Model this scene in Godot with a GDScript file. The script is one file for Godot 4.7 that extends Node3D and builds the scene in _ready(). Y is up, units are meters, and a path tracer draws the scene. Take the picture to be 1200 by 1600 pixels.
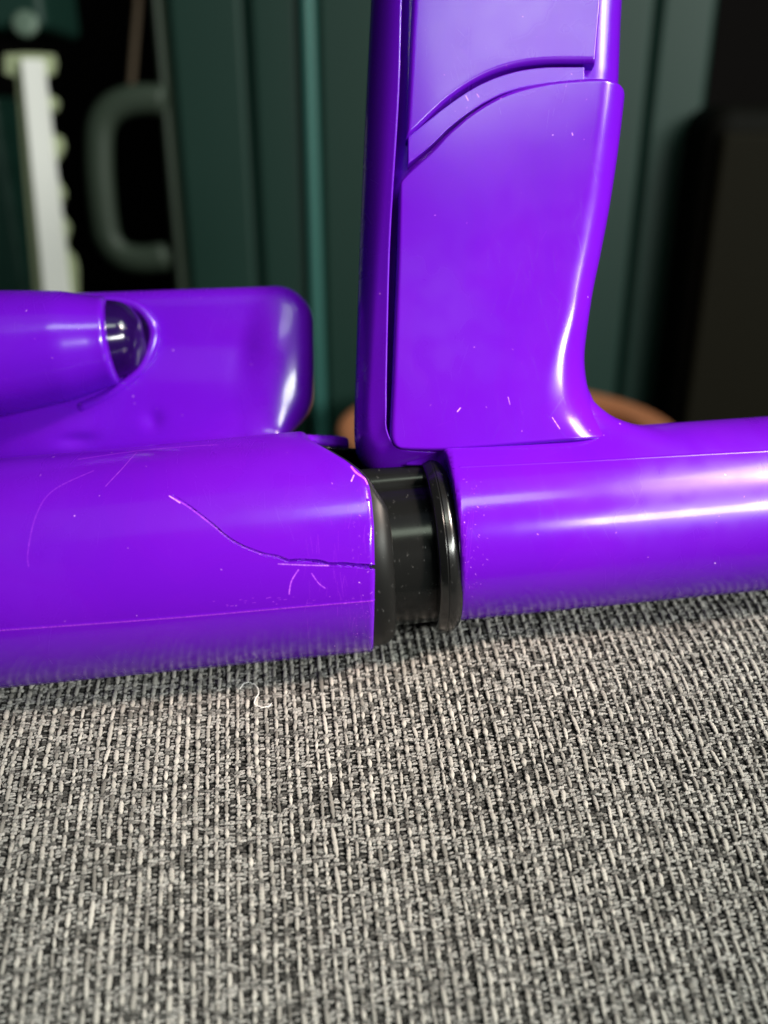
extends Node3D
# A close-up of a cracked purple plastic tube joint lying on grey upholstery.
# Shapes are worked out in millimetres in the frame of the joint (x right, y up, z towards the viewer) and written out in metres.

const MM := 0.001
const K := 0.12            # millimetres that one pixel of the photograph covers at the joint
const DIST := 168.0        # camera to joint, mm
const PITCH := -23.0       # the camera looks down by this many degrees

var rng := RandomNumberGenerator.new()
var cam_pos := Vector3(0, 0.2, 0)
var tilt := Basis()
var origin := Vector3()
var M := {}

# ------------------------------------------------------------------ general helpers
func tag(o: Node, label: String, category := "", group := "", kind := "") -> Node:
	if label: o.set_meta("label", label)
	if category: o.set_meta("category", category)
	if group: o.set_meta("group", group)
	if kind: o.set_meta("kind", kind)
	return o

func put(mesh: Mesh, called: String, mat: Material, parent: Node) -> MeshInstance3D:
	var o := MeshInstance3D.new()
	o.name = called
	o.mesh = mesh
	o.material_override = mat
	parent.add_child(o, true)
	return o

func base(called: String, at: Vector3, turn := Basis()) -> Node3D:
	var o := Node3D.new()
	o.name = called
	o.transform = Transform3D(turn, at)
	add_child(o, true)
	return o

func lin(r: float, g: float, b: float) -> Color:
	return Color(r, g, b).linear_to_srgb()

func mat(c: Color, rough: float, spec := 0.5) -> StandardMaterial3D:
	var m := StandardMaterial3D.new()
	m.albedo_color = c
	m.roughness = rough
	m.metallic_specular = spec
	return m

# a spot of the photograph at height z (mm) above the joint's own plane, in mm
func at(px: float, py: float, z := 0.0) -> Vector3:
	var f := K * (DIST - z) / DIST
	return Vector3((px - 600.0) * f, (800.0 - py) * f, z)

func flat(px: float, py: float, z := 0.0) -> Vector2:
	var v := at(px, py, z)
	return Vector2(v.x, v.y)

# where the line of sight through a pixel meets the upright plane at horizontal distance h (m): world
func far_spot(px: float, py: float, h: float) -> Vector3:
	var d := tilt * Vector3((px - 600.0) / 1400.0, (800.0 - py) / 1400.0, -1.0)
	return cam_pos + d * (h / -d.z)

func smin(a: float, b: float, k: float) -> float:
	var h := maxf(k - absf(a - b), 0.0) / k
	return minf(a, b) - h * h * k * 0.25

func smax(a: float, b: float, k: float) -> float:
	var h := maxf(k - absf(a - b), 0.0) / k
	return maxf(a, b) + h * h * k * 0.25

func table(t: PackedVector2Array, x: float) -> float:      # x rising
	if x <= t[0].x: return t[0].y
	for i in range(1, t.size()):
		if x <= t[i].x:
			return lerpf(t[i - 1].y, t[i].y, (x - t[i - 1].x) / (t[i].x - t[i - 1].x))
	return t[t.size() - 1].y

func seg_dist(p: Vector2, line: PackedVector2Array) -> Vector2:   # (distance, share along)
	var best := 1e9
	var where := 0.0
	for i in range(1, line.size()):
		var a := line[i - 1]
		var ab := line[i] - a
		var t := clampf((p - a).dot(ab) / ab.length_squared(), 0.0, 1.0)
		var d := p.distance_to(a + ab * t)
		if d < best:
			best = d
			where = (i - 1 + t) / (line.size() - 1)
	return Vector2(best, where)

func smooth_line(pts: Array, n: int) -> PackedVector2Array:   # Catmull-Rom through the points, n even steps by length
	var dense := PackedVector2Array()
	for i in pts.size() - 1:
		var p0: Vector2 = pts[maxi(i - 1, 0)]
		var p1: Vector2 = pts[i]
		var p2: Vector2 = pts[i + 1]
		var p3: Vector2 = pts[mini(i + 2, pts.size() - 1)]
		for k in 12:
			dense.append(p1.cubic_interpolate(p2, p0, p3, k / 12.0))
	dense.append(pts[pts.size() - 1])
	var len_at := PackedFloat32Array([0.0])
	for i in range(1, dense.size()):
		len_at.append(len_at[i - 1] + dense[i].distance_to(dense[i - 1]))
	var out := PackedVector2Array()
	var j := 1
	for i in n + 1:
		var want := len_at[len_at.size() - 1] * i / n
		while j < dense.size() - 1 and len_at[j] < want: j += 1
		var t := (want - len_at[j - 1]) / maxf(len_at[j] - len_at[j - 1], 1e-6)
		out.append(dense[j - 1].lerp(dense[j], clampf(t, 0, 1)))
	return out

func arrays_mesh(v: PackedVector3Array, n: PackedVector3Array, uv: PackedVector2Array, idx: PackedInt32Array, cols := PackedColorArray()) -> ArrayMesh:
	var a := []
	a.resize(Mesh.ARRAY_MAX)
	a[Mesh.ARRAY_VERTEX] = v
	a[Mesh.ARRAY_NORMAL] = n
	if uv.size(): a[Mesh.ARRAY_TEX_UV] = uv
	if cols.size(): a[Mesh.ARRAY_COLOR] = cols
	a[Mesh.ARRAY_INDEX] = idx
	var m := ArrayMesh.new()
	m.add_surface_from_arrays(Mesh.PRIMITIVE_TRIANGLES, a)
	return m

func front_uv(p: Vector3) -> Vector2:      # the joint's own plan, 200 mm across
	return Vector2((p.x + 100.0) / 200.0, (100.0 - p.y) / 200.0)

# a grid of points (mm) as a smooth mesh; rows of equal length
func grid_mesh(rows: Array, close := false) -> ArrayMesh:
	var nr := rows.size()
	var nc: int = rows[0].size()
	var v := PackedVector3Array()
	var uv := PackedVector2Array()
	for r in rows:
		for p: Vector3 in r:
			v.append(p * MM)
			uv.append(front_uv(p))
	var idx := PackedInt32Array()
	var nrm := PackedVector3Array()
	nrm.resize(v.size())
	nrm.fill(Vector3())
	for i in nr - 1:
		for j in (nc if close else nc - 1):
			var a := i * nc + j
			var b := i * nc + (j + 1) % nc
			for t in [[a, b, b + nc], [a, b + nc, a + nc]]:
				var c := (v[t[1]] - v[t[0]]).cross(v[t[2]] - v[t[0]])
				if c.length_squared() < 1e-24: continue
				idx.append_array([t[0], t[2], t[1]])
				for k in 3: nrm[t[k]] += c * 1e6
	for i in nrm.size(): nrm[i] = nrm[i].normalized()
	return arrays_mesh(v, nrm, uv, idx)

# a round body about an axis: profile of (along, radius) in mm, corners marked by repeating a point
func lathe(profile: PackedVector2Array, centre: Vector3, axis: Vector3, sides := 96) -> ArrayMesh:
	var e := axis.cross(Vector3(0, 0, 1)).normalized()
	var f := axis.cross(e).normalized()
	var rows := []
	for p in profile:
		var row := PackedVector3Array()
		for k in sides + 1:
			var t := TAU * k / sides
			row.append(centre + axis * p.x + (e * cos(t) + f * sin(t)) * p.y)
		rows.append(row)
	var v := PackedVector3Array()
	var nrm := PackedVector3Array()
	var uv := PackedVector2Array()
	var idx := PackedInt32Array()
	var n := profile.size()
	for i in n:
		# tangent from the neighbours that are not the same point
		var a := profile[maxi(i - 1, 0)]
		var b := profile[mini(i + 1, n - 1)]
		if i > 0 and a.is_equal_approx(profile[i]): a = profile[i]
		if i < n - 1 and b.is_equal_approx(profile[i]): b = profile[i]
		var t := (b - a).normalized()
		for k in sides + 1:
			var q := TAU * k / sides
			var rad := e * cos(q) + f * sin(q)
			v.append(rows[i][k] * MM)
			nrm.append((rad * t.x - axis * t.y).normalized())
			uv.append(front_uv(rows[i][k]))
	for i in n - 1:
		if profile[i].is_equal_approx(profile[i + 1]): continue
		for k in sides:
			var a := i * (sides + 1) + k
			var w := sides + 1
			var c := (v[a + 1] - v[a]).cross(v[a + w] - v[a])
			if c.dot(nrm[a] + nrm[a + w]) < 0.0: idx.append_array([a, a + 1, a + w, a + 1, a + w + 1, a + w])
			else: idx.append_array([a, a + w, a + 1, a + 1, a + w, a + w + 1])
	return arrays_mesh(v, nrm, uv, idx)

func rounded_profile(pts: Array, r: float, steps := 5) -> PackedVector2Array:
	var out := PackedVector2Array([pts[0]])
	for i in range(1, pts.size() - 1):
		var p: Vector2 = pts[i]
		var a: Vector2 = pts[i - 1] - p
		var b: Vector2 = pts[i + 1] - p
		var rr := minf(r, minf(a.length(), b.length()) * 0.45)
		var p0 := p + a.normalized() * rr
		var p1 := p + b.normalized() * rr
		for k in steps + 1:
			var t := float(k) / steps
			out.append(p0.lerp(p, t).lerp(p.lerp(p1, t), t))
	out.append(pts[pts.size() - 1])
	return out

# a tube along points (mm)
func tube(pts: PackedVector3Array, radius: float, sides := 8, flatten := 1.0) -> ArrayMesh:
	var rows := []
	var side := Vector3(0, 0, 1)
	for i in pts.size():
		var d := (pts[mini(i + 1, pts.size() - 1)] - pts[maxi(i - 1, 0)]).normalized()
		var e := d.cross(side)
		e = e.normalized() if e.length() > 0.01 else d.cross(Vector3.UP).normalized()
		var f := e.cross(d).normalized()
		var r := radius * (0.25 if i == 0 or i == pts.size() - 1 else 1.0)
		var row := PackedVector3Array()
		for k in sides:
			var t := TAU * k / sides
			row.append(pts[i] + (e * cos(t) + f * sin(t) * flatten) * r)
		rows.append(row)
	return grid_mesh(rows, true)

# ------------------------------------------------------------------ moulded bodies: a distance field meshed as surface nets
var fine := []          # polylines near which the mesh is made finer: {line, reach, levels}

func net(field: Callable, detailed: Callable, lo: Vector3, hi: Vector3, cell: float) -> ArrayMesh:
	var nx := int(ceil((hi.x - lo.x) / cell / 4.0)) * 4 + 1
	var ny := int(ceil((hi.y - lo.y) / cell / 4.0)) * 4 + 1
	var nz := int(ceil((hi.z - lo.z) / cell / 4.0)) * 4 + 1
	var g := PackedFloat32Array()
	g.resize(nx * ny * nz)
	g.fill(1e3)
	var sy := nx
	var sz := nx * ny
	var done := PackedByteArray()
	done.resize(nx * ny * nz)
	var live := []
	for bz in (nz - 1) / 4:
		for by in (ny - 1) / 4:
			for bx in (nx - 1) / 4:
				var c := lo + Vector3(bx * 4 + 2, by * 4 + 2, bz * 4 + 2) * cell
				var d: float = field.call(c)
				if absf(d) > cell * 4.0 * 0.87 * 1.7:
					continue
				live.append(Vector3i(bx, by, bz))
				for k in 5:
					for j in 5:
						for i in 5:
							var at_ := (bx * 4 + i) + (by * 4 + j) * sy + (bz * 4 + k) * sz
							if done[at_] == 0:
								done[at_] = 1
								g[at_] = field.call(lo + Vector3(bx * 4 + i, by * 4 + j, bz * 4 + k) * cell)
	var v := PackedVector3Array()
	var id := {}
	var corner := [0, 1, sy, sy + 1, sz, sz + 1, sy + sz, sy + sz + 1]
	var edges := [[0, 1], [2, 3], [4, 5], [6, 7], [0, 2], [1, 3], [4, 6], [5, 7], [0, 4], [1, 5], [2, 6], [3, 7]]
	var off := []
	for k in 8: off.append(Vector3(k & 1, (k >> 1) & 1, k >> 2))
	for b: Vector3i in live:
		for k in 4:
			for j in 4:
				for i in 4:
					var x := b.x * 4 + i
					var y := b.y * 4 + j
					var z := b.z * 4 + k
					var a := x + y * sy + z * sz
					var inside := 0
					for q in 8:
						if g[a + corner[q]] < 0.0: inside += 1
					if inside == 0 or inside == 8: continue
					var sum := Vector3()
					var n := 0
					for e in edges:
						var d0: float = g[a + corner[e[0]]]
						var d1: float = g[a + corner[e[1]]]
						if (d0 < 0.0) != (d1 < 0.0):
							sum += off[e[0]].lerp(off[e[1]], d0 / (d0 - d1))
							n += 1
					id[a] = v.size()
					v.append(lo + (Vector3(x, y, z) + sum / n) * cell)
	var idx := PackedInt32Array()
	for a: int in id:
		for axis in 3:
			var s: int = [1, sy, sz][axis]
			var u: int = [sy, sz, 1][axis]
			var w: int = [sz, 1, sy][axis]
			# the edge from this cell's first corner along the axis: shared by four cells
			if (g[a] < 0.0) == (g[a + s] < 0.0): continue
			if not (id.has(a - u) and id.has(a - w) and id.has(a - u - w)): continue
			var q := [id[a], id[a - u], id[a - u - w], id[a - w]]
			if g[a] < 0.0: idx.append_array([q[0], q[2], q[1], q[0], q[3], q[2]])
			else: idx.append_array([q[0], q[1], q[2], q[0], q[2], q[3]])
	for i in v.size():
		for _s in 2:
			v[i] = pull(field, v[i], 0.05)
	# finer triangles where there is fine detail
	var sharp := PackedByteArray()
	sharp.resize(v.size())
	for f in fine:
		var line: PackedVector2Array = f.line
		var box := Rect2(line[0], Vector2())
		for p in line: box = box.expand(p)
		for level in int(f.levels):
			var reach: float = f.reach + cell / pow(2.0, level)
			var wide := box.grow(reach)
			var mid := {}
			var out := PackedInt32Array()
			for t in range(0, idx.size(), 3):
				var i0 := idx[t]
				var i1 := idx[t + 1]
				var i2 := idx[t + 2]
				var c := (v[i0] + v[i1] + v[i2]) / 3.0
				var c2 := Vector2(c.x, c.y)
				if c.z < f.get("above", -2.0) or not wide.has_point(c2) or seg_dist(c2, line).x > reach:
					out.append_array([i0, i1, i2])
					continue
				var m := [0, 0, 0]
				var three := [i0, i1, i2]
				for k in 3:
					var p: int = three[k]
					var q: int = three[(k + 1) % 3]
					var key := Vector2i(mini(p, q), maxi(p, q))
					if not mid.has(key):
						mid[key] = v.size()
						v.append(pull(field, (v[p] + v[q]) * 0.5, 0.05))
						sharp.append(1)
					m[k] = mid[key]
				sharp[i0] = 1
				sharp[i1] = 1
				sharp[i2] = 1
				out.append_array([i0, m[0], m[2], m[0], i1, m[1], m[2], m[1], i2, m[0], m[1], m[2]])
			idx = out
	var nrm := PackedVector3Array()
	var uv := PackedVector2Array()
	nrm.resize(v.size())
	uv.resize(v.size())
	for i in v.size():
		if sharp[i]:
			v[i] = pull(detailed, v[i], 0.02)
			v[i] = pull(detailed, v[i], 0.02)
			nrm[i] = slope(detailed, v[i], 0.03).normalized()
		else:
			nrm[i] = slope(field, v[i], 0.08).normalized()
		uv[i] = front_uv(v[i])
	for t in range(0, idx.size(), 3):      # clockwise seen from outside
		var c := (v[idx[t + 1]] - v[idx[t]]).cross(v[idx[t + 2]] - v[idx[t]])
		if c.dot(nrm[idx[t]] + nrm[idx[t + 1]] + nrm[idx[t + 2]]) > 0.0:
			var k := idx[t + 1]
			idx[t + 1] = idx[t + 2]
			idx[t + 2] = k
	for i in v.size(): v[i] *= MM
	return arrays_mesh(v, nrm, uv, idx)

func slope(f: Callable, p: Vector3, e: float) -> Vector3:
	var a: float = f.call(p + Vector3(e, -e, -e))
	var b: float = f.call(p + Vector3(-e, -e, e))
	var c: float = f.call(p + Vector3(-e, e, -e))
	var d: float = f.call(p + Vector3(e, e, e))
	return Vector3(a - b - c + d, -a - b + c + d, -a + b - c + d) / (4.0 * e)

func pull(f: Callable, p: Vector3, e: float) -> Vector3:
	var g := slope(f, p, e)
	var l := g.length_squared()
	if l < 0.01: return p
	var d: float = f.call(p)
	return p - g * clampf(d / l, -0.8, 0.8)

# ---- the left sleeve, with its moulded paddle
var sl_c := Vector3(-2.0, -4.8, 0.0)
var sl_a := Vector3(0.9925, 0.092, -0.08).normalized()
var end_cut := PackedVector2Array()      # (y mm, x mm) of the sleeve's front edge
var crack := PackedVector2Array()
var crack_box := Rect2()
var sleeve_seam := PackedVector2Array()

func sleeve_tube(p: Vector3) -> float:
	var q := p - sl_c
	var t := q.dot(sl_a)
	return (q - sl_a * t).length() - (21.0 + 0.006 * t)

func rounded_slab(p: Vector3, lo: Vector2, hi: Vector2, r: float, z0: float, z1: float, edge: float) -> float:
	var c := (lo + hi) * 0.5
	var h := (hi - lo) * 0.5 - Vector2(r, r)
	var q := (Vector2(p.x, p.y) - c).abs() - h
	var d := Vector2(maxf(q.x, 0), maxf(q.y, 0)).length() + minf(maxf(q.x, q.y), 0.0) - r
	return smax(d, absf(p.z - (z0 + z1) * 0.5) - (z1 - z0) * 0.5, edge)

func sleeve(p: Vector3) -> float:
	var d := sleeve_tube(p)
	if p.y > -8.0:
		var up := p.y - 0.035 * p.x
		var pad := rounded_slab(Vector3(p.x, up, p.z), Vector2(-130, 17.0), Vector2(-14.6, 47.6), 8.0, -23.0, -13.5, 5.0)
		# the paddle's end swells, with a shallow hollow before it
		var swell := Vector3((p.x + 21.8) / 6.0, (up - 31.0) / 12.0, (p.z + 16.0) / 4.4)
		var sw := (swell.length() - 1.0) * 4.6
		pad = smin(pad, sw, 2.4)
		var web := rounded_slab(Vector3(p.x, p.y, p.z), Vector2(-130, -8.0), Vector2(-25.0, 26.0), 8.0, -24.0, -15.0, 6.0)
		d = smin(d, smin(pad, web, 9.0), 10.0)
		# two sink marks in the hollow between sleeve and paddle
		var s1 := Vector2(p.x + 46.5, p.y - 18.6)
		var s2 := Vector2((p.x + 62.0) * 0.35, p.y - 14.6 - (p.x + 62.0) * 0.06)
		d += 0.55 * exp(-s1.length_squared() / 3.5) + 0.5 * exp(-s2.length_squared() / 1.6)
		# the far wall beside the notch stands a little higher
	# hollow, closed by the black liner
	var q := p - sl_c
	var t := q.dot(sl_a)
	var bore := maxf((q - sl_a * t).length() - 18.9, -24.0 - t)
	d = smax(d, -bore, 0.5)
	# the cut end
	var x := table(end_cut, p.y)
	var back := smoothstep(-1.0, -7.0, p.z)
	x = lerpf(x, maxf(x, -6.8), back)
	var steep := 1.0 if p.y < 2.0 or back > 0.5 else 0.55
	d = smax(d, (p.x - x) * steep, 0.9)
	return d

func sleeve_fine(p: Vector3) -> float:
	var d := sleeve(p)
	if p.z > 0.0:
		var flat2 := Vector2(p.x, p.y)
		var c := seg_dist(flat2, crack) if crack_box.has_point(flat2) else Vector2(9, 0)
		if c.x < 0.8:
			var w := lerpf(0.05, 0.36, pow(c.y, 1.5)) * (1.0 + 0.12 * sin(c.y * 61.0))
			var lip := 0.03 * c.y * exp(-pow((c.x - w - 0.12) / 0.12, 2.0)) * (1.0 if p.y > crack[crack.size() - 1].y else 0.4)
			d += lerpf(0.1, 0.75, minf(1.0, c.y * 1.5)) * (1.0 - smoothstep(w * 0.6, w + 0.06, c.x)) - lip
		var s := seg_dist(Vector2(p.x, p.y), sleeve_seam)
		if s.x < 0.6:
			d -= 0.07 * exp(-pow(s.x / 0.14, 2.0)) * (0.75 + 0.25 * sin(p.x * 7.3) * sin(p.x * 2.9 + 1.0))
	return d

func liner(p: Vector3) -> float:
	var q := p - sl_c - Vector3(0.0, -0.25, 0.0)
	var t := q.dot(sl_a)
	var d := (q - sl_a * t).length() - 19.8
	d = smax(d, t - 2.5, 3.8)
	d = smax(d, 17.4 - (q - sl_a * t).length(), 1.2)
	d = maxf(d, -30.0 - t)
	d = smax(d, p.y - 12.3, 0.6)
	# its lip follows the notch
	var x := table(end_cut, p.y) + 0.5 + 4.0 * smoothstep(5.5, -3.0, p.y)
	d = smax(d, (p.x - x) * 0.6 - 30.0 * smoothstep(3.0, -6.0, p.z), 0.7)
	return d

# ---- the right body: tube and the root of the upright grip
var rt_c := Vector3(14.4, -3.1, 0.0)
var rt_a := Vector3(0.9930, 0.081, -0.087).normalized()
var post_right := PackedVector2Array()   # (y mm, x mm)
var tube_seam := PackedVector2Array()

func right_tube(p: Vector3) -> float:
	var q := p - rt_c
	var t := q.dot(rt_a)
	return (q - rt_a * t).length() - (17.0 - 0.006 * t)

func right_body(p: Vector3) -> float:
	var d := smax(right_tube(p), -3.3 - (p - rt_c).dot(rt_a), 1.0)
	if p.y > -6.0:
		var x1 := table(post_right, p.y)
		var x0 := -1.2 + (p.y - 10.0) * 0.03
		var s := smax(x0 - p.x, (p.x - x1) * 0.93, 3.0)
		s = smax(s, absf(p.z + 3.4) - 9.0, 7.0)
		s = maxf(s, 8.4 - p.y)
		d = smin(d, s, 5.0)
	return d

func right_fine(p: Vector3) -> float:
	var d := right_body(p)
	if p.z > 2.0:
		var s := seg_dist(Vector2(p.x, p.y), tube_seam)
		if s.x < 0.6:
			d -= 0.06 * exp(-pow(s.x / 0.15, 2.0))
	return d

# ------------------------------------------------------------------ a raised four-sided panel with rounded edges
# left, right run from bottom to top; bottom, top from left to right; all in pixels of the photograph. r = radii [left, right, bottom, top] in mm
func panel(left: Array, right: Array, bottom: Array, top: Array, z: float, r: Array, deep: float, crown := 0.0, nu := 64, nv := 96, lean := 0.0, wide := 0.0, flare := 0.0) -> ArrayMesh:
	var f := func(a: Array, za: float, zb: float) -> Array:
		var o := []
		for i in a.size(): o.append(flat(a[i].x, a[i].y, lerpf(za, zb, float(i) / (a.size() - 1))))
		return o
	var zl: float = z - r[0] * (1.0 if r[0] > 2.0 else 0.0)
	var zr: float = z - r[1] * (1.0 if r[1] > 2.0 else 0.0)
	var l := smooth_line(f.call(left, zl, zl), 200)
	var rr := smooth_line(f.call(right, zr, zr), 200)
	var b := smooth_line(f.call(bottom, zl, zr), 200)
	var t := smooth_line(f.call(top, zl, zr), 200)
	var rows := []
	for j in range(-1, nv + 2):
		var v := clampf(float(j) / nv, 0, 1)
		v = v - 0.93 * sin(TAU * v) / TAU
		var row := PackedVector3Array()
		for i in range(-1, nu + 2):
			var u := clampf(float(i) / nu, 0, 1)
			u = u - 0.93 * sin(TAU * u) / TAU
			var p := coons(l, rr, b, t, u, v)
			var h := z + crown * (1.0 - (2.0 * u - 1.0) * (2.0 * u - 1.0)) + lean * (p.y / 100.0) + wide * (u - 0.5)
			h -= drop(p.distance_to(pick(l, v)), r[0]) + drop(p.distance_to(pick(rr, v)), r[1] + flare * smoothstep(0.4, 0.0, v))
			h -= drop(p.distance_to(pick(b, u)), r[2]) + drop(p.distance_to(pick(t, u)), r[3])
			if i < 0 or i > nu or j < 0 or j > nv: h = z - deep
			row.append(Vector3(p.x, p.y, maxf(h, z - deep)))
		rows.append(row)
	return grid_mesh(rows)

func pick(a: PackedVector2Array, t: float) -> Vector2:
	var x := t * (a.size() - 1)
	var i := mini(int(x), a.size() - 2)
	return a[i].lerp(a[i + 1], x - i)

func drop(d: float, r: float) -> float:
	if d >= r or r <= 0.0: return 0.0
	return r - sqrt(maxf(r * r - (r - d) * (r - d), 0.0))

func coons(l: PackedVector2Array, r: PackedVector2Array, b: PackedVector2Array, t: PackedVector2Array, u: float, v: float) -> Vector2:
	var n := b.size() - 1
	return pick(l, v) * (1 - u) + pick(r, v) * u + pick(b, u) * (1 - v) + pick(t, u) * v \
		- (b[0] * (1 - u) * (1 - v) + b[n] * u * (1 - v) + t[0] * (1 - u) * v + t[n] * u * v)

func pts(a: Array) -> Array:      # [x, y, x, y ...] -> Vector2s
	var o := []
	for i in range(0, a.size(), 2): o.append(Vector2(a[i], a[i + 1]))
	return o

func spots(a: Array, z: float) -> PackedVector2Array:
	var o := PackedVector2Array()
	for i in range(0, a.size(), 2): o.append(flat(a[i], a[i + 1], z))
	return o

# ------------------------------------------------------------------ the plastic's wear, drawn on the joint's own plan (200 mm = 2048 texels)
func stroke(im: Image, line: Array, z: float, c: Color, width: float, strength: float, patchy := 0.7) -> void:
	var px := []
	for p: Vector2 in line: px.append(front_uv(at(p.x, p.y, z)) * 2048.0)
	var way := smooth_line(px, maxi(4, int(Vector2(px[0]).distance_to(px[px.size() - 1]) * 1.6)))
	for p in way:
		var s := strength * (1.0 - patchy * rng.randf())
		var w := width * (0.8 + 0.4 * rng.randf())
		for y in range(int(p.y - w - 1), int(p.y + w + 2)):
			for x in range(int(p.x - w - 1), int(p.x + w + 2)):
				var k := clampf(w + 0.5 - p.distance_to(Vector2(x, y)), 0, 1) * s
				if k > 0.0: im.set_pixel(x, y, im.get_pixel(x, y).lerp(c, k))

func smudge(key: int, freq: float, c: Color, most: float) -> Image:      # soft patches of c, as an image with alpha
	var fn := FastNoiseLite.new()
	fn.seed = key
	fn.frequency = freq
	fn.fractal_octaves = 2
	var bytes := PackedByteArray()
	bytes.resize(512 * 512 * 4)
	for y in 512:
		for x in 512:
			var o := (y * 512 + x) * 4
			bytes[o] = int(c.r * 255)
			bytes[o + 1] = int(c.g * 255)
			bytes[o + 2] = int(c.b * 255)
			bytes[o + 3] = int(255 * most * smoothstep(-0.4, 0.6, fn.get_noise_2d(x, y)))
	var im := Image.create_from_data(512, 512, false, Image.FORMAT_RGBA8, bytes)
	im.resize(2048, 2048, Image.INTERPOLATE_CUBIC)
	return im

func wear() -> void:
	var base_c := lin(0.118, 0.0035, 0.47)
	var im := Image.create(2048, 2048, false, Image.FORMAT_RGBA8)
	im.fill(base_c)
	var ro := Image.create(2048, 2048, false, Image.FORMAT_RGBA8)
	ro.fill(Color(0.2, 0.2, 0.2))
	var pale := Color(0.86, 0.45, 0.98)
	var dusty := Color(0.95, 0.72, 0.95)
	im.blend_rect(smudge(3, 0.006, Color(0.36, 0.2, 0.95), 0.06), Rect2i(0, 0, 2048, 2048), Vector2i())
	im.blend_rect(smudge(8, 0.010, Color(0.62, 0.12, 0.86), 0.07), Rect2i(0, 0, 2048, 2048), Vector2i())
	ro.blend_rect(smudge(5, 0.007, Color(0.38, 0.38, 0.38), 0.8), Rect2i(0, 0, 2048, 2048), Vector2i())
	ro.blend_rect(smudge(6, 0.05, Color(0.14, 0.14, 0.14), 0.3), Rect2i(0, 0, 2048, 2048), Vector2i())
	# fine upright brush marks left by wiping, and random hairlines
	for i in 1500:
		var x := rng.randf_range(-30, 1230)
		var y := rng.randf_range(0, 1080)
		var l := rng.randf_range(8, 50)
		var a := rng.randfn(1.45, 0.35)
		stroke(ro, [Vector2(x, y), Vector2(x + cos(a) * l, y + sin(a) * l)], 12.0, Color(0.5, 0.5, 0.5), 0.4, rng.randf_range(0.08, 0.4))
	for i in 90:
		var x := rng.randf_range(-30, 1230)
		var y := rng.randf_range(0, 1080)
		var l := rng.randf_range(4, 26)
		var a := rng.randf_range(0, PI)
		stroke(im, [Vector2(x, y), Vector2(x + cos(a) * l, y + sin(a) * l)], 12.0, pale, 0.3, rng.randf_range(0.04, 0.2))
	for i in 130:      # specks of dust
		var p := Vector2(rng.randf_range(-30, 1230), rng.randf_range(0, 1080))
		stroke(im, [p, p + Vector2(rng.randf_range(-2, 2), rng.randf_range(-2, 2))], 12.0, dusty, rng.randf_range(0.3, 1.0), rng.randf_range(0.15, 0.7))
	for i in 110:      # dust gathered at the edges by the collar
		var x: float = [rng.randf_range(552, 582), rng.randf_range(722, 760)][i % 2]
		var q := Vector2(x, rng.randf_range(745, 1000))
		stroke(im, [q, q + Vector2(rng.randf_range(-3, 3), rng.randf_range(-3, 3))], 15.0, dusty, rng.randf_range(0.3, 0.8), rng.randf_range(0.1, 0.45))
	# the marks one can make out on the sleeve
	var z := 17.0
	stroke(im, pts([200, 703, 190, 730, 172, 760]), z, pale, 0.8, 0.28)
	stroke(im, pts([110, 715, 200, 700, 290, 692, 330, 690]), z, pale, 0.8, 0.2)
	stroke(im, pts([145, 735, 95, 765, 78, 800, 72, 860, 74, 880]), z, pale, 1.0, 0.14)
	stroke(im, pts([272, 775, 300, 790, 335, 815]), z, pale, 0.8, 0.5)
	stroke(im, pts([335, 815, 372, 843, 410, 861, 450, 869]), z, pale, 0.6, 0.4)
	stroke(im, pts([470, 887, 459, 905, 455, 925]), z, pale, 1.0, 0.5)
	stroke(im, pts([490, 893, 500, 908, 510, 916]), z, pale, 0.9, 0.45)
	stroke(im, pts([440, 878, 480, 880, 516, 881]), z, dusty, 0.8, 0.45)
	stroke(im, pts([548, 728, 556, 738, 570, 748, 574, 756]), z, pale, 1.8, 0.4)
	stroke(im, pts([553, 742, 549, 752]), z, dusty, 1.2, 0.6)
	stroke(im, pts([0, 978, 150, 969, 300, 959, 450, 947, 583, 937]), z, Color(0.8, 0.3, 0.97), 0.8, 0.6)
	stroke(im, pts([272, 775, 290, 786]), z, dusty, 0.8, 0.7)
	for i in 60:
		var x := rng.randf_range(480, 580)
		var y := rng.randf_range(760, 1000)
		stroke(im, [Vector2(x, y), Vector2(x + rng.randf_range(-6, 6), y + rng.randf_range(10, 40))], z, pale, 0.35, rng.randf_range(0.05, 0.3))
	for i in 26:
		var p := Vector2(rng.randf_range(300, 570), 957 - rng.randf_range(0, 14) - 0.07 * 200)
		stroke(im, [p, p + Vector2(rng.randf_range(1, 5), -0.5)], z, pale, 0.5, rng.randf_range(0.2, 0.5))
	# on the grip
	stroke(im, pts([862, 652, 874, 670]), 9.0, dusty, 0.9, 0.6)
	stroke(im, pts([793, 620, 796, 632]), 9.0, dusty, 0.8, 0.5)
	stroke(im, pts([714, 643, 719, 637]), 9.0, dusty, 1.0, 0.7)
	stroke(im, pts([727, 150, 731, 158]), 7.5, dusty, 0.9, 0.7)
	stroke(im, pts([744, 147, 748, 153]), 7.5, dusty, 0.9, 0.7)
	stroke(im, pts([893, 208, 894, 212]), 9.0, dusty, 1.0, 0.8)
	for i in 30:
		stroke(im, [Vector2(700 + rng.randf_range(0, 30), 760 + rng.randf_range(0, 180)), Vector2(702 + rng.randf_range(0, 40), 762 + rng.randf_range(0, 190))], 15.0, pale, 0.4, rng.randf_range(0.05, 0.2))
	stroke(im, pts([1129, 881, 1131, 882]), 14.0, Color(1, 0.95, 1), 1.0, 0.9)
	stroke(im, pts([1140, 740, 1142, 741]), 14.0, Color(1, 0.9, 1), 1.0, 0.8)
	# a faint unevenness of the moulded surface
	var fn := FastNoiseLite.new()
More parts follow.
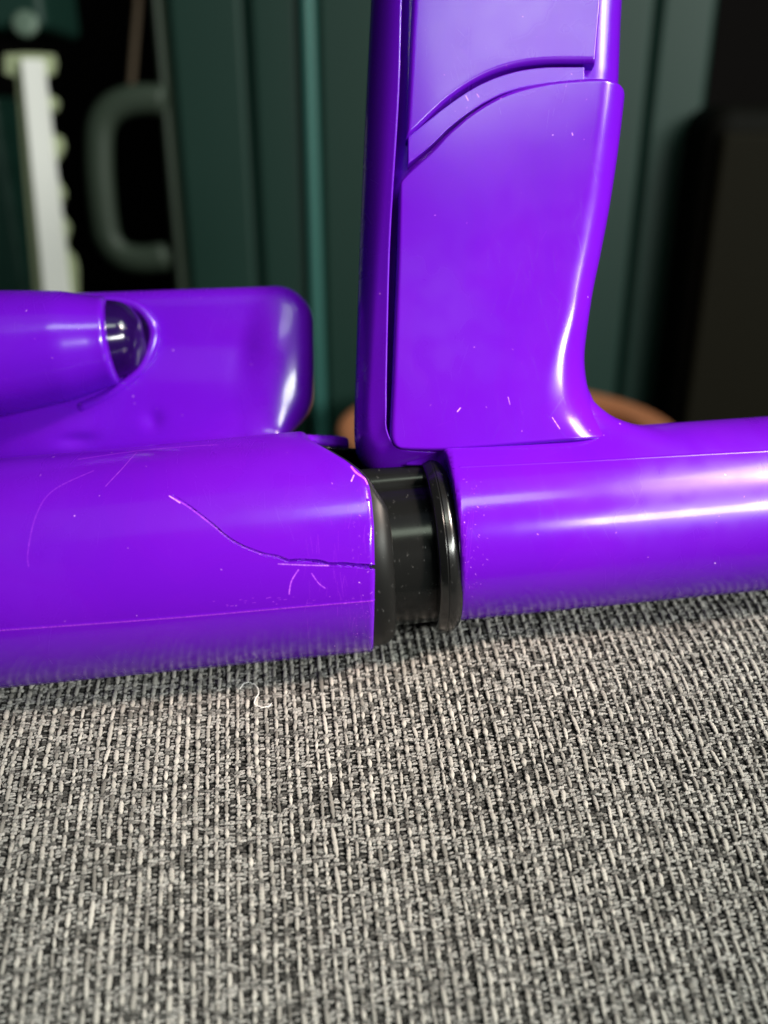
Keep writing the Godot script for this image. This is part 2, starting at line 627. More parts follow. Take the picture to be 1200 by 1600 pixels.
	fn.seed = 4
	fn.frequency = 0.012
	fn.fractal_octaves = 3
	var hm := fn.get_seamless_image(1024, 1024)
	hm.bump_map_to_normal_map(1.2)
	var bk := Image.create(1024, 1024, false, Image.FORMAT_RGBA8)
	bk.fill(lin(0.007, 0.008, 0.008))
	for i in 420:      # grit and rub marks on the black plastic
		var x := rng.randi_range(455, 640)
		var y := rng.randi_range(440, 660)
		var g := rng.randf_range(0.15, 0.5)
		for k in rng.randi_range(1, 3): bk.set_pixel(x + rng.randi_range(0, 1), y + k, bk.get_pixel(x, y).lerp(Color(g, g, g), rng.randf_range(0.1, 0.6)))
	M.black.albedo_texture = ImageTexture.create_from_image(bk)
	M.black.albedo_color = Color.WHITE
	M.black_dull = M.black.duplicate()
	M.black_dull.roughness = 0.42
	M.black_dull.metallic_specular = 0.36
	M.black_gloss = M.black.duplicate()
	M.black_gloss.roughness = 0.2
	M.black_gloss.metallic_specular = 0.6
	M.black_satin.albedo_texture = M.black.albedo_texture
	M.black_satin.albedo_color = Color.WHITE
	M.black_satin.roughness_texture = ImageTexture.create_from_image(ro)
	M.black_satin.roughness = 1.0
	var p := StandardMaterial3D.new()
	p.albedo_texture = ImageTexture.create_from_image(im)
	p.roughness = 1.0
	p.roughness_texture = ImageTexture.create_from_image(ro)
	p.metallic_specular = 0.42
	p.clearcoat_enabled = true
	p.clearcoat = 0.25
	p.clearcoat_roughness = 0.1
	p.normal_enabled = true
	p.normal_texture = ImageTexture.create_from_image(hm)
	p.normal_scale = 0.06
	M.purple = p

# ------------------------------------------------------------------ the upholstery
var fb_c := Vector3(-2.0, -4.8, 0.0)
var fb_u := Vector3(0.9925, 0.088, -0.085).normalized()
var fb_w := Vector3()
var fb_h := Vector3()
var prof := PackedVector2Array()     # (w, h) along the slope in even steps
const STEP := 0.25
const S0 := 30.0                     # length along the slope that lies behind the joint

func slope_at(w: float) -> float:
	if w < -14.0: return 0.55 * (w + 24.0) / 10.0 if w > -30.0 else -0.33 + 0.06 * (w + 30.0)
	return 0.55 + 0.0165 * (w + 14.0) * (1.0 if w < 40 else 1.0)

func lay_profile() -> void:
	fb_w = (Vector3(0, 0, 1) - fb_u * fb_u.z).normalized()
	fb_h = fb_w.cross(fb_u).normalized()
	var front := PackedVector2Array()
	var p := Vector2(0, -25.0)
	while p.x < 62.0:
		front.append(p)
		var d := Vector2(1.0, -slope_at(p.x)).normalized()
		p += d * STEP
	var back := PackedVector2Array()
	p = Vector2(0, -25.0)
	while back.size() < int(S0 / STEP):
		var d := Vector2(-1.0, slope_at(p.x)).normalized()
		p += d * STEP
		back.append(p)
	back.reverse()
	prof = back
	prof.append_array(front)

func cloth(u: float, s: float, up := 0.0) -> Vector3:      # s along the slope, mm
	var x := clampf(s / STEP, 0.0, prof.size() - 2.001)
	var i := int(x)
	var p := prof[i].lerp(prof[i + 1], x - i)
	var t := (prof[i + 1] - prof[i]).normalized()
	var n := Vector2(-t.y, t.x)
	if n.y < 0: n = -n
	p += n * up
	var rise := 3.6 * smoothstep(3.0, 22.0, u) * smoothstep(38.0, 0.0, p.x)
	rise += 0.5 * sin(u * 0.07 + 0.4 + s * 0.02) * sin(s * 0.06 + 0.3) + 0.12 * sin(u * 0.31 + s * 0.2)
	return fb_c + fb_u * u + fb_w * p.x + fb_h * (p.y + rise)

func bead(turns: float, bow: float) -> ArrayMesh:
	var rows := []
	for j in 15:
		var t := j / 14.0 * 2.0 - 1.0
		var r := sqrt(maxf(1.0 - pow(absf(t), 3.5), 0.0)) + 0.02
		var row := PackedVector3Array()
		for k in 10:
			var a := TAU * k / 10.0
			var tw := 1.0 + 0.16 * cos(2.0 * a - turns * TAU * t)
			row.append(Vector3(cos(a) * r * tw, t * 0.5, sin(a) * r * tw - bow * t * t) / MM)
		rows.append(row)
	return grid_mesh(rows, true)

func yarn(mesh: Mesh, xf: Array, col: Array, called: String, parent: Node) -> void:
	var mm := MultiMesh.new()
	mm.transform_format = MultiMesh.TRANSFORM_3D
	mm.use_colors = true
	mm.mesh = mesh
	mm.instance_count = xf.size()
	for i in xf.size():
		mm.set_instance_transform(i, xf[i])
		mm.set_instance_color(i, col[i])
	var o := MultiMeshInstance3D.new()
	o.name = called
	o.multimesh = mm
	o.material_override = M.yarn
	o.set_meta("kind", "stuff")
	parent.add_child(o, true)

func strand(u: float, s: float, along: bool, length: float, radius: float, up: float, skew := 0.0, thick := 1.0) -> Transform3D:
	var p := cloth(u, s, up)
	var ds := (cloth(u, s + 0.3, up) - cloth(u, s - 0.3, up)).normalized()
	var du := (cloth(u + 0.3, s, up) - cloth(u - 0.3, s, up)).normalized()
	var n := du.cross(ds).normalized()
	if n.z < 0: n = -n
	var d := ds if along else du
	d = (d + (du if along else ds) * skew).normalized()
	var x := d.cross(n).normalized()
	return Transform3D(Basis(x * radius, d * length, n * radius * thick) * MM, p * MM)

func upholstery() -> void:
	lay_profile()
	var c := base("sofa_cushion", origin, tilt)
	tag(c, "grey woven upholstery of a rounded sofa cushion under the purple joint", "sofa cushion")
	var smax_ := (prof.size() - 3) * STEP
	var rows := []
	for j in 121:
		var row := PackedVector3Array()
		for i in 91: row.append(cloth(-105.0 + 210.0 * i / 90.0, smax_ * j / 120.0, -0.35))
		rows.append(row)
	for dip in [Vector3(0, -6, 0), Vector3(0, -14, -50)]:      # the underside closes the cushion
		var row := PackedVector3Array()
		for i in 91: row.append(rows[120][i] + dip)
		rows.append(row)
	var low := PackedVector3Array()
	for i in 91: low.append(rows[0][i] + Vector3(0, -45, 0))
	rows.append(low)
	rows.append(rows[0])
	put(grid_mesh(rows), "cushion_body", M.backing, c)
	var long := []
	var long_c := []
	var short := []
	var short_c := []
	var weft := []
	var weft_c := []
	var fn := FastNoiseLite.new()
	fn.seed = 11
	fn.frequency = 0.9
	var gap := 1.72
	var pitch := 0.68
	var n_rows := int((smax_ - 8.0) / pitch)
	for j in range(-58, 59):
		var u0 := j * gap + rng.randf_range(-0.15, 0.15)
		var fat := rng.randf_range(0.68, 1.04)
		var slub := rng.randf() < 0.12
		var tone := rng.randf_range(0.85, 1.1)
		var k := 8 + rng.randi_range(0, 3)
		while k < n_rows:
			var n: int = [1, 1, 1, 2, 2, 2, 3, 3][rng.randi_range(0, 7)]
			if slub: n += rng.randi_range(1, 4)
			var s := (k + n * 0.5) * pitch
			var u := u0 + 0.28 * fn.get_noise_2d(u0 * 0.5, s * 0.12)
			var rad := fat * rng.randf_range(0.36, 0.48) * (1.0 if n > 1 else 0.9)
			var v := tone * rng.randf_range(0.25, 0.4)
			if rng.randf() < 0.1: v *= 0.45
			var col := Color(v * 1.0, v * 0.955, v * 0.88)
			var xf := strand(u, s, true, n * pitch + rng.randf_range(0.1, 0.6), rad, 0.28 + rng.randf_range(-0.06, 0.14), rng.randfn(0.0, 0.07), 0.8)
			if n > 2:
				long.append(xf)
				long_c.append(col)
			else:
				short.append(xf)
				short_c.append(col)
			k += n
			# one pick over the warp
			var over := rng.randi_range(1, 2)
			for q in over:
				var v2 := rng.randf_range(0.07, 0.33)
				weft.append(strand(u, (k + 0.5) * pitch, false, rng.randf_range(0.9, 1.4), rng.randf_range(0.26, 0.36), 0.13, rng.randfn(0, 0.12), 0.8))
				weft_c.append(Color(v2, v2 * 0.97, v2 * 0.92))
				k += 1
		for q in range(8, n_rows):
			var dark := fn.get_noise_2d(j * 1.7, q * 0.35) > 0.12
			for half in 2:
				var v3 := rng.randf_range(0.025, 0.08) if (dark if rng.randf() < 0.8 else not dark) else rng.randf_range(0.15, 0.34)
				if half == 1 and rng.randf() < 0.25: continue
				var s3 := (q + 0.5 * half + rng.randf_range(-0.15, 0.15)) * pitch
				var u3 := u0 + gap * 0.5 + rng.randf_range(-0.25, 0.25)
				weft.append(strand(u3, s3, false, rng.randf_range(0.7, 1.5), rng.randf_range(0.13, 0.23), -0.08 + rng.randf_range(-0.1, 0.18), rng.randfn(0.0, 0.16), 0.9))
				weft_c.append(Color(v3, v3 * 0.98, v3 * 0.94))
	yarn(bead(0.9, 0.35), short, short_c, "short_warp_yarn", c)
	yarn(bead(2.2, 0.45), long, long_c, "long_warp_yarn", c)
	yarn(bead(1.2, 0.5), weft, weft_c, "weft_yarn", c)
	# stray fibres standing off the cloth
	var st := SurfaceTool.new()
	st.begin(Mesh.PRIMITIVE_TRIANGLES)
	for i in 2600:
		var u := rng.randf_range(-95, 95)
		var s := rng.randf_range(14, smax_ - 2)
		var a := rng.randf_range(0, TAU)
		var l := rng.randf_range(0.5, 1.6)
		var w := PackedVector3Array()
		for k in 5:
			var t := k / 4.0
			w.append(cloth(u + cos(a + t) * l * t, s + sin(a + t) * l * t, 0.6 + 0.5 * sin(t * PI) * rng.randf_range(0.7, 1.0)))
		st.append_from(tube(w, 0.028, 4), 0, Transform3D())
	var fz := put(st.commit(), "stray_fibres", M.fibre, c)
	tag(fz, "", "", "", "stuff")
	# a curl of white lint
	var w := PackedVector3Array()
	for p in smooth_line(pts([374, 1078, 381, 1068, 392, 1067, 402, 1074, 404, 1084, 399, 1092, 398, 1100, 408, 1105, 420, 1103, 425, 1098]), 40):
		# find the cloth under the line of sight
		var eye := Vector3(0, 0, DIST)
		var best := Vector3()
		var gapest := 1e9
		for q in 160:
			var s := 28.0 + q * 0.25
			var u := (at(p.x, p.y, 0).x - fb_c.x) * 0.95
			for _k in 2:
				var e := cloth(u, s, 0.95)
				u += (at(p.x, p.y, e.z).x - e.x)
			var e2 := cloth(u, s, 0.95)
			var d := absf(at(p.x, p.y, e2.z).y - e2.y)
			if d < gapest:
				gapest = d
				best = e2
		w.append(best)
	var lint := put(tube(w, 0.085, 6), "lint_fibre", M.lint, self)
	lint.transform = Transform3D(tilt, origin)
	tag(lint, "small white curl of lint lying on the grey cloth", "lint")

# ------------------------------------------------------------------ the purple joint
func joint() -> void:
	var j := base("tube_joint", origin, tilt)
	tag(j, "glossy purple plastic tube joint with cracked sleeve, black collar and upright grip", "tube joint")
	# left sleeve
	end_cut = PackedVector2Array()
	for p in [[1060, 582, 6.0], [1020, 583, 9.0], [960, 585, 16.0], [900, 586, 19.5], [820, 584.5, 20.0], [780, 581, 18.0], [760, 577.5, 16.5], [748, 572, 15.5], [735, 560, 14.0], [720, 540, 12.0], [705, 515, 10.0], [693, 494, 7.5], [686, 481, 6.0], [676, 477, 3.0]]:
		var q := at(p[0 + 1], p[0], p[2])
		end_cut.append(Vector2(q.y, q.x))
	crack = smooth_line(Array(spots([275, 775, 300, 790, 335, 816, 370, 844, 410, 862, 440, 869, 454, 875, 470, 874, 500, 876, 512, 880, 540, 881, 590, 886], 19.0)), 40)
	crack_box = Rect2(crack[0], Vector2())
	for p in crack: crack_box = crack_box.expand(p)
	crack_box = crack_box.grow(1.0)
	sleeve_seam = spots([-40, 981, 0, 978, 150, 969, 300, 959, 450, 947, 590, 937], 17.5)
	var lip := PackedVector2Array()
	for p in end_cut: lip.append(Vector2(p.y, p.x))
	fine = [{"line": crack, "reach": 0.5, "levels": 3}, {"line": sleeve_seam, "reach": 0.4, "levels": 3}, {"line": lip, "reach": 1.0, "levels": 1, "above": 1.0}]
	var s := put(net(sleeve, sleeve_fine, Vector3(-88, -34, -26), Vector3(2, 52, 31), 0.85), "cracked_sleeve", M.purple, j)
	tag(s, "purple sleeve with a thin dark crack and a moulded paddle")
	var k := put(lathe(rounded_profile([Vector2(-60, 13.2), Vector2(-22, 12.0), Vector2(-9, 10.6), Vector2(-2.6, 8.9), Vector2(-0.2, 8.5), Vector2(-0.1, 5.0), Vector2(-1.8, 3.6), Vector2(-2.0, 0.0)], 1.6), at(178, 532, -9.0), Vector3(0.985, 0.13, -0.1).normalized(), 64), "side_nozzle", M.purple, j)
	tag(k, "dark purple round-ended nozzle along the paddle")
	put(lathe(rounded_profile([Vector2(-3, 8.1), Vector2(-0.5, 8.1), Vector2(4.4, 6.9), Vector2(7.0, 3.2), Vector2(7.0, 0.0)], 3.0), at(172, 531, -11.0), Vector3(0.975, 0.16, -0.12).normalized(), 48), "nozzle_cap", M.dark_purple, j)
	var way := PackedVector3Array()
	for p in smooth_line(pts([120, 640, 160, 622, 192, 603, 218, 578, 236, 548, 241, 520, 232, 496, 212, 478, 180, 470, 150, 472]), 40): way.append(at(p.x, p.y, -12.6))
	put(tube(way, 1.15, 14), "socket_rim", M.purple, j)
	# black collar between the halves
	fine = []
	put(net(liner, liner, Vector3(-34, -29, -24), Vector3(8, 18, 24), 0.8), "liner_lip", M.black_dull, j)
	var cc := at(683, 850, 0.0)
	put(lathe(rounded_profile([Vector2(-26, 13.5), Vector2(-1.2, 13.5), Vector2(-1.2, 13.5)], 0.1), cc + Vector3(0, -0.8, 0), sl_a), "inner_tube", M.black_satin, j)
	put(lathe(rounded_profile([Vector2(-15, 0), Vector2(-15, 3.4), Vector2(1.5, 3.4), Vector2(1.5, 0)], 0.6), at(690, 751, 3.0), sl_a, 32), "hinge_pin", M.black_satin, j)
	var ring := PackedVector2Array([Vector2(-2.2, 12.6), Vector2(-2.2, 12.6)])
	ring.append_array(rounded_profile([Vector2(-2.2, 12.6), Vector2(-2.2, 15.9), Vector2(-0.75, 16.7), Vector2(-0.6, 16.5), Vector2(-0.45, 16.7), Vector2(0.7, 16.6), Vector2(2.1, 15.5), Vector2(2.1, 12.0)], 0.5, 5))
	put(lathe(ring, cc, sl_a, 128), "flange_ring", M.black_gloss, j)
	# right tube and the body of the grip
	post_right = PackedVector2Array()
	for p in [[720, 1060], [700, 1020], [684, 990], [672, 972], [655, 948], [630, 924], [600, 911], [560, 904], [520, 905], [470, 912], [400, 926], [338, 938], [262, 950], [192, 958], [150, 961], [140, 962], [60, 965], [0, 968], [-120, 973]]:
		var q := at(p[1], p[0], -2.0)
		post_right.append(Vector2(q.y, q.x))
	tube_seam = spots([716, 731, 800, 727, 900, 722, 1000, 716, 1100, 710, 1260, 701], 9.0)
	fine = [{"line": tube_seam, "reach": 0.4, "levels": 3}]
	var b := put(net(right_body, right_fine, Vector3(0, -26, -20), Vector3(86, 108, 20), 0.85), "tube_housing", M.purple, j)
	tag(b, "plain purple tube with the root of the upright grip")
	# spine: a band up the left side that turns under the panel
	var outer := pts([704, 717, 660, 732, 620, 743, 594, 744, 576, 737, 562, 720, 555, 700, 553, 660, 556, 560, 561, 400, 567, 250, 573, 120, 579, 0, 583, -90])
	var inner := pts([704, 706, 660, 705.5, 640, 704, 622, 699, 611, 688, 604, 668, 604, 640, 605, 560, 609, 400, 615, 290, 621, 200, 625, 120, 628, 0, 632, -90])
	put(panel(outer, inner, pts([704, 717, 704, 706]), pts([583, -90, 632, -90]), 7.0, [5.2, 0.5, 0.0, 0.0], 17.0, 0.0, 40, 150, 0.0, 3.2), "grip_spine", M.purple, j)
	put(panel(pts([634, 215, 637, 160, 641, 60, 644, 0, 648, -90]), pts([931, 97, 934, 60, 939, 0, 944, -90]),
		pts([634, 215, 650, 201, 700, 155, 750, 123, 800, 105, 850, 98, 900, 97, 931, 97]), pts([648, -90, 944, -90]), 8.6, [1.0, 0.5, 1.0, 0.0], 3.5, 0.25), "grip_cover", M.purple, j)
	put(panel(pts([637, 257, 637, 214]), pts([914, 131, 914, 105]),
		pts([637, 257, 675, 226, 704, 198, 745, 168, 792, 145, 850, 133, 914, 131]), pts([637, 214, 700, 164, 750, 132, 800, 113, 850, 105, 914, 104]), 7.7, [0.3, 0.3, 0.25, 0.25], 2.5, 0.1, 64, 30), "trim_strip", M.purple, j)
	var g := put(panel(pts([620, 701, 611, 690, 609, 668, 612, 600, 616, 500, 620, 400, 623, 285]),
		pts([990, 678, 967, 662, 946, 643, 929, 616, 918, 581, 915, 540, 923, 470, 937, 400, 949, 338, 961, 262, 970, 192, 974, 155]),
		pts([620, 701, 640, 704, 692, 705, 762, 701, 850, 694, 926, 688, 967, 682, 990, 678]),
		pts([623, 285, 640, 268, 675, 238, 704, 209, 745, 178, 792, 155, 850, 142, 908, 138, 943, 140, 966, 146, 974, 155]), 9.0, [1.1, 5.6, 0.9, 0.9], 14.0, 0.35, 90, 130, 0.0, 0.0, 7.0), "grip_panel", M.purple, j)
	tag(g, "broad purple grip panel with an arched top and a waisted right edge")

# ------------------------------------------------------------------ the dim things behind
func box_between(a: Vector3, b: Vector3, r: float) -> ArrayMesh:      # an upright rounded box, world metres
	var lo := Vector3(minf(a.x, b.x), minf(a.y, b.y), minf(a.z, b.z))
	var hi := Vector3(maxf(a.x, b.x), maxf(a.y, b.y), maxf(a.z, b.z))
	var rows := []
	var ring := func(y: float, inset: float) -> PackedVector3Array:
		var o := PackedVector3Array()
		var rr := maxf(r - inset, 0.0002)
		for q in [[hi.x - r, hi.z - r, 0.0], [lo.x + r, hi.z - r, 0.25], [lo.x + r, lo.z + r, 0.5], [hi.x - r, lo.z + r, 0.75]]:
			for k in 5:
				var t: float = TAU * (q[2] + k / 16.0)
				o.append(Vector3(q[0] + cos(t) * rr, y, q[1] + sin(t) * rr) / MM)
		return o
	rows.append(ring.call(lo.y, r))
	for k in 5: rows.append(ring.call(lo.y + r * (1 - cos(PI / 8 * k)), r * (1 - sin(PI / 8 * k))))
	for k in 5: rows.append(ring.call(hi.y - r * (1 - sin(PI / 8 * k)) if false else hi.y - r + r * sin(PI / 8 * k), r * (1 - cos(PI / 8 * k))))
	rows.append(ring.call(hi.y, r))
	# close the ends
	for e in [0, rows.size() - 1]:
		var c := Vector3()
		for p: Vector3 in rows[e]: c += p
		c /= rows[e].size()
		var dot := PackedVector3Array()
		for p in rows[e]: dot.append(c)
		if e == 0: rows.push_front(dot)
		else: rows.append(dot)
	return grid_mesh(rows, true)

func slab(px0: float, px1: float, py: float, h: float, y0: float, y1: float, thick: float, r: float) -> ArrayMesh:
	var a := far_spot(px0, py, h)
	var b := far_spot(px1, py, h)
	return box_between(Vector3(a.x, y0, a.z), Vector3(b.x, y1, a.z - thick), r)

func prism(outline: PackedVector2Array, z: float, thick: float) -> ArrayMesh:      # a plate of the outline, metres, facing +z
	var st := SurfaceTool.new()
	st.begin(Mesh.PRIMITIVE_TRIANGLES)
	st.set_smooth_group(-1)
	var tri := Geometry2D.triangulate_polygon(outline)
	for f in [[z, false], [z - thick, true]]:
		for i in range(0, tri.size(), 3):
			var o := [tri[i], tri[i + 1], tri[i + 2]]
			var area := (outline[o[1]] - outline[o[0]]).cross(outline[o[2]] - outline[o[0]])
			if (area > 0) != f[1]: o.reverse()
			for k in o: st.add_vertex(Vector3(outline[k].x, outline[k].y, f[0]))
	var turn := 0.0
	for i in outline.size(): turn += outline[i].cross(outline[(i + 1) % outline.size()])
	for i in outline.size():
		var a := outline[i]
		var b := outline[(i + 1) % outline.size()]
		if turn < 0:
			var c := a
			a = b
			b = c
		for p in [Vector3(a.x, a.y, z), Vector3(b.x, b.y, z - thick), Vector3(b.x, b.y, z), Vector3(a.x, a.y, z), Vector3(a.x, a.y, z - thick), Vector3(b.x, b.y, z - thick)]: st.add_vertex(p)
	st.generate_normals()
	return st.commit()

func background() -> void:
	var floor_ := put(box_between(Vector3(-1.2, -0.02, -1.6), Vector3(1.2, 0.0, 0.6), 0.004), "floor", M.dark_floor, self)
	tag(floor_, "", "", "", "structure")
	var wall := put(box_between(Vector3(-1.2, 0.0, -0.86), Vector3(1.2, 1.0, -0.82), 0.004), "back_wall", M.dark_wall, self)
	tag(wall, "", "", "", "structure")
	# the big green crate: panels, ribs, rim strip and its loop handle
	var h := 0.47
	var crate := base("storage_crate", Vector3())
	tag(crate, "large dark green plastic storage crate with upright ribs behind the grip", "storage crate")
	put(slab(272, 1104, 150, h + 0.012, 0.001, 0.42, 0.22, 0.006), "crate_wall", M.green, crate)
	put(slab(272, 386, 150, h, 0.002, 0.415, 0.016, 0.003), "side_panel", M.green, crate)
	put(slab(395, 470, 150, h, 0.002, 0.415, 0.016, 0.003), "side_panel", M.green, crate)
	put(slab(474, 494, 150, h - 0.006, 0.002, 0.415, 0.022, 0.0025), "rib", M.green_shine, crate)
	put(slab(498, 1012, 150, h, 0.002, 0.415, 0.016, 0.003), "side_panel", M.green, crate)
	put(slab(1018, 1104, 150, h + 0.003, 0.002, 0.415, 0.014, 0.003), "side_panel", M.green, crate)
	put(slab(254, 266, 200, h - 0.004, 0.001, 0.30, 0.02, 0.002), "edge_strip", M.olive, crate)
	var way := PackedVector3Array()
	for p in smooth_line(pts([262, 158, 235, 155, 200, 158, 172, 172, 157, 200, 155, 250, 158, 300, 163, 345, 170, 375, 190, 398, 220, 405, 245, 403, 266, 400]), 60):
		way.append(far_spot(p.x, p.y, h - 0.006) / MM)
	put(tube(way, 6.6, 14, 0.7), "loop_handle", M.olive, crate)
	# the pale strip with a scalloped edge
	var hs := 0.40
	var strip := base("toothed_strip", Vector3())
	tag(strip, "tall white strip with a scalloped cream edge at the far left", "plastic strip")
	var zz := -hs
	var o := PackedVector2Array()
	for p in [[33, 92], [62, 92], [105, 460], [112, 560], [76, 560], [68, 450]]:
		var q := far_spot(p[0], p[1], hs)
		o.append(Vector2(q.x, q.y))
	put(prism(o, zz, 0.006), "white_bar", M.white, strip)
	o = PackedVector2Array()
	var edge := pts([4, 84, 40, 82, 78, 84, 82, 100, 78, 116, 64, 120, 60, 134, 66, 146, 80, 152, 86, 160, 84, 172, 72, 180, 68, 196, 76, 208, 92, 216, 95, 232, 88, 248, 80, 258, 80, 274, 88, 288, 95, 298, 96, 310, 90, 320, 90, 336, 98, 346, 104, 358, 102, 370, 98, 378, 100, 392, 110, 402, 116, 420, 118, 560, 90, 560, 60, 560, 22, 120, 4, 114])
	for p: Vector2 in edge:
		var q := far_spot(p.x, p.y, hs + 0.004)
		o.append(Vector2(q.x, q.y))
	put(prism(o, zz - 0.0062, 0.004), "scalloped_edge", M.cream, strip)
	# left margin: a slab, and a block with an oval button
	var sl := put(slab(-90, 18, 300, 0.44, 0.001, 0.215, 0.03, 0.004), "green_board", M.green, self)
	tag(sl, "dark green board standing at the far left behind the white strip", "board")
	var blk := base("green_case", Vector3())
	tag(blk, "dark green case end with a pale oval button at the top left corner", "case")
	var a := far_spot(-80, 48, 0.43)
	var b := far_spot(72, 48, 0.43)
	put(box_between(Vector3(a.x, a.y, a.z), Vector3(b.x, 0.42, a.z - 0.05), 0.004), "case_body", M.green, blk)
	var c := far_spot(40, 38, 0.428)
	put(lathe(rounded_profile([Vector2(0, 5.6), Vector2(1.8, 5.2), Vector2(2.4, 3.0), Vector2(2.4, 0.0)], 0.8), c / MM, Vector3(0, 0.35, 0.937), 32), "oval_button", M.olive_pale, blk)
	# cord
	way = PackedVector3Array()
	for p in smooth_line(pts([219, -60, 216, 0, 211, 60, 207, 110, 204, 150, 204, 165]), 24): way.append(far_spot(p.x, p.y, 0.475) / MM)
	var cord := put(tube(way, 1.7, 8), "hanging_cord", M.cord, self)
	tag(cord, "thin brown cord hanging down to the green loop handle", "cord")
	# the dark brown case at the right
	var bag := base("brown_case", Vector3())
	tag(bag, "dark brown case with rounded corners at the right behind the tube", "case")
	a = far_spot(1112, 160, 0.44)
	b = far_spot(1330, 160, 0.44)
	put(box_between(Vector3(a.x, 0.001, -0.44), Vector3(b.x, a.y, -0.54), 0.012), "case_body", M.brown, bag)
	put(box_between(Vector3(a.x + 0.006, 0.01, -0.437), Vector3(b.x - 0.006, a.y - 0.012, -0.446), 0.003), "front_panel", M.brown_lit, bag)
	# the orange dish
	var d := far_spot(790, 684, 0.36)
	var dish := base("round_dish", Vector3(d.x, 0.0, d.z))
	tag(dish, "orange brown round dish peeping out behind the purple grip", "dish")
	var rim := d.y / MM + 1.0
	put(lathe(rounded_profile([Vector2(0.4, 0.0), Vector2(0.4, 44.0), Vector2(rim * 0.7, 60.0), Vector2(rim, 70.0)], 6.0), Vector3(), Vector3.UP, 72), "bowl", M.orange, dish)
	put(lathe(rounded_profile([Vector2(rim - 1.0, 69.9), Vector2(rim + 4.0, 71.0), Vector2(rim + 5.0, 67.5), Vector2(rim + 3.5, 58.0), Vector2(rim - 4.0, 54.0), Vector2(rim - 9.0, 0.0)], 2.0), Vector3(), Vector3.UP, 72), "rim", M.orange, dish)

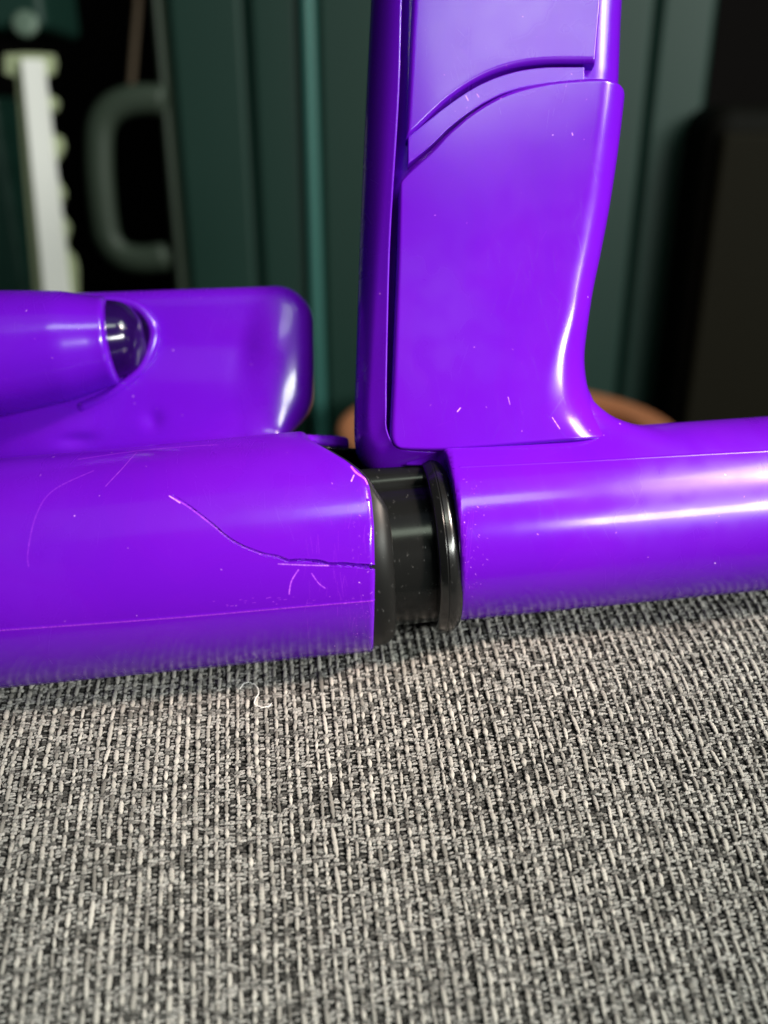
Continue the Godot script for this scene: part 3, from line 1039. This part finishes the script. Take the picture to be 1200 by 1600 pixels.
# ------------------------------------------------------------------
func _ready() -> void:
	rng.seed = 20240
	tilt = Basis.from_euler(Vector3(deg_to_rad(PITCH), 0, 0))
	origin = cam_pos + tilt * Vector3(0, 0, -DIST * MM)
	# camera
	var cam := Camera3D.new()
	cam.name = "camera"
	cam.fov = rad_to_deg(2.0 * atan(800.0 / 1400.0))
	cam.near = 0.02
	cam.far = 20.0
	cam.transform = Transform3D(tilt, cam_pos)
	var lens := CameraAttributesPhysical.new()
	lens.frustum_focal_length = 21.0
	lens.exposure_aperture = 5.5
	lens.frustum_focus_distance = 0.154
	lens.frustum_near = 0.02
	lens.frustum_far = 20.0
	cam.attributes = lens
	add_child(cam)
	cam.fov = rad_to_deg(2.0 * atan(800.0 / 1400.0))
	# surroundings: a dim room, lit by a window behind the viewer's right shoulder and a pale ceiling light
	var env := Environment.new()
	env.background_mode = Environment.BG_COLOR
	env.background_color = lin(0.013, 0.014, 0.024)
	env.tonemap_mode = Environment.TONE_MAPPER_LINEAR
	env.tonemap_exposure = 0.72
	env.sdfgi_enabled = true
	env.ssao_enabled = true
	env.ssil_enabled = true
	var we := WorldEnvironment.new()
	we.name = "world_environment"
	we.environment = env
	add_child(we)
	lamp("window_light", 33.0, 19.0, 1.0, Vector2(0.21, 0.125), 24.0, Color(0.98, 1.0, 0.97))
	lamp("window_light", 48.0, 20.0, 1.0, Vector2(0.30, 0.14), 24.0, Color(0.98, 1.0, 0.97))
	lamp("upper_window_light", 17.0, 55.0, 1.0, Vector2(0.34, 0.16), 4.4, Color(0.93, 1.0, 0.9))
	lamp("side_window_light", 68.0, 48.0, 1.0, Vector2(0.34, 0.36), 6.5, Color(0.95, 1.0, 0.94))
	lamp("ceiling_light", 10.0, 66.0, 0.9, Vector2(0.8, 0.55), 0.13, Color(0.85, 0.92, 1.0))
	var key := SpotLight3D.new()
	key.name = "reading_light"
	key.light_color = Color(1.0, 0.88, 0.82)
	key.light_energy = 1.2
	key.light_size = 0.05
	key.spot_range = 4.0
	key.spot_attenuation = 2.0
	key.spot_angle = 7.6
	key.spot_angle_attenuation = 1.0
	key.shadow_enabled = true
	add_child(key)
	key.look_at_from_position(origin + Vector3(0.40, 0.46, 0.22), origin + Vector3(0.004, -0.016, 0.004), Vector3.UP)

	M.black = mat(lin(0.006, 0.007, 0.007), 0.3, 0.45)
	M.black_satin = mat(lin(0.009, 0.011, 0.010), 0.45, 0.35)
	M.dark_purple = mat(lin(0.012, 0.002, 0.05), 0.14, 0.5)
	M.backing = mat(lin(0.02, 0.02, 0.02), 0.95, 0.2)
	M.yarn = mat(Color.WHITE, 0.85, 0.25)
	M.yarn.vertex_color_use_as_albedo = true
	M.fibre = mat(lin(0.36, 0.34, 0.32), 0.8, 0.3)
	M.lint = mat(lin(0.8, 0.8, 0.78), 0.7, 0.4)
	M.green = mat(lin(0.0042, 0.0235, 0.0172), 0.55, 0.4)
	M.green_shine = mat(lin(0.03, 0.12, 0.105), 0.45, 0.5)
	M.olive = mat(lin(0.027, 0.038, 0.027), 0.5, 0.4)
	M.olive_pale = mat(lin(0.1, 0.14, 0.11), 0.4, 0.5)
	M.white = mat(lin(0.84, 0.81, 0.79), 0.5, 0.4)
	M.cream = mat(lin(0.3, 0.33, 0.2), 0.6, 0.4)
	M.cord = mat(lin(0.07, 0.05, 0.035), 0.8, 0.2)
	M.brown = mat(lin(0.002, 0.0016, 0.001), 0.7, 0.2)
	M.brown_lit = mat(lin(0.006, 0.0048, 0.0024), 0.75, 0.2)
	M.orange = mat(lin(0.42, 0.15, 0.07), 0.55, 0.4)
	M.dark_floor = mat(lin(0.01, 0.01, 0.01), 0.8, 0.2)
	M.dark_wall = mat(lin(0.006, 0.005, 0.005), 0.9, 0.1)
	wear()
	background()
	upholstery()
	joint()

# an area light seen from the joint at this azimuth (to the right of straight back) and height above the horizon
func lamp(called: String, az: float, up: float, far: float, size: Vector2, energy: float, c: Color) -> void:
	var a := deg_to_rad(az)
	var e := deg_to_rad(up)
	var l := AreaLight3D.new()
	l.name = called
	l.area_size = size
	l.area_normalize_energy = false
	l.light_energy = energy
	l.light_color = c
	l.area_range = 5.0
	l.shadow_enabled = true
	add_child(l)
	var p := origin + Vector3(sin(a) * cos(e), sin(e), cos(a) * cos(e)) * far
	l.look_at_from_position(p, origin, Vector3(0, 1, 0.02))
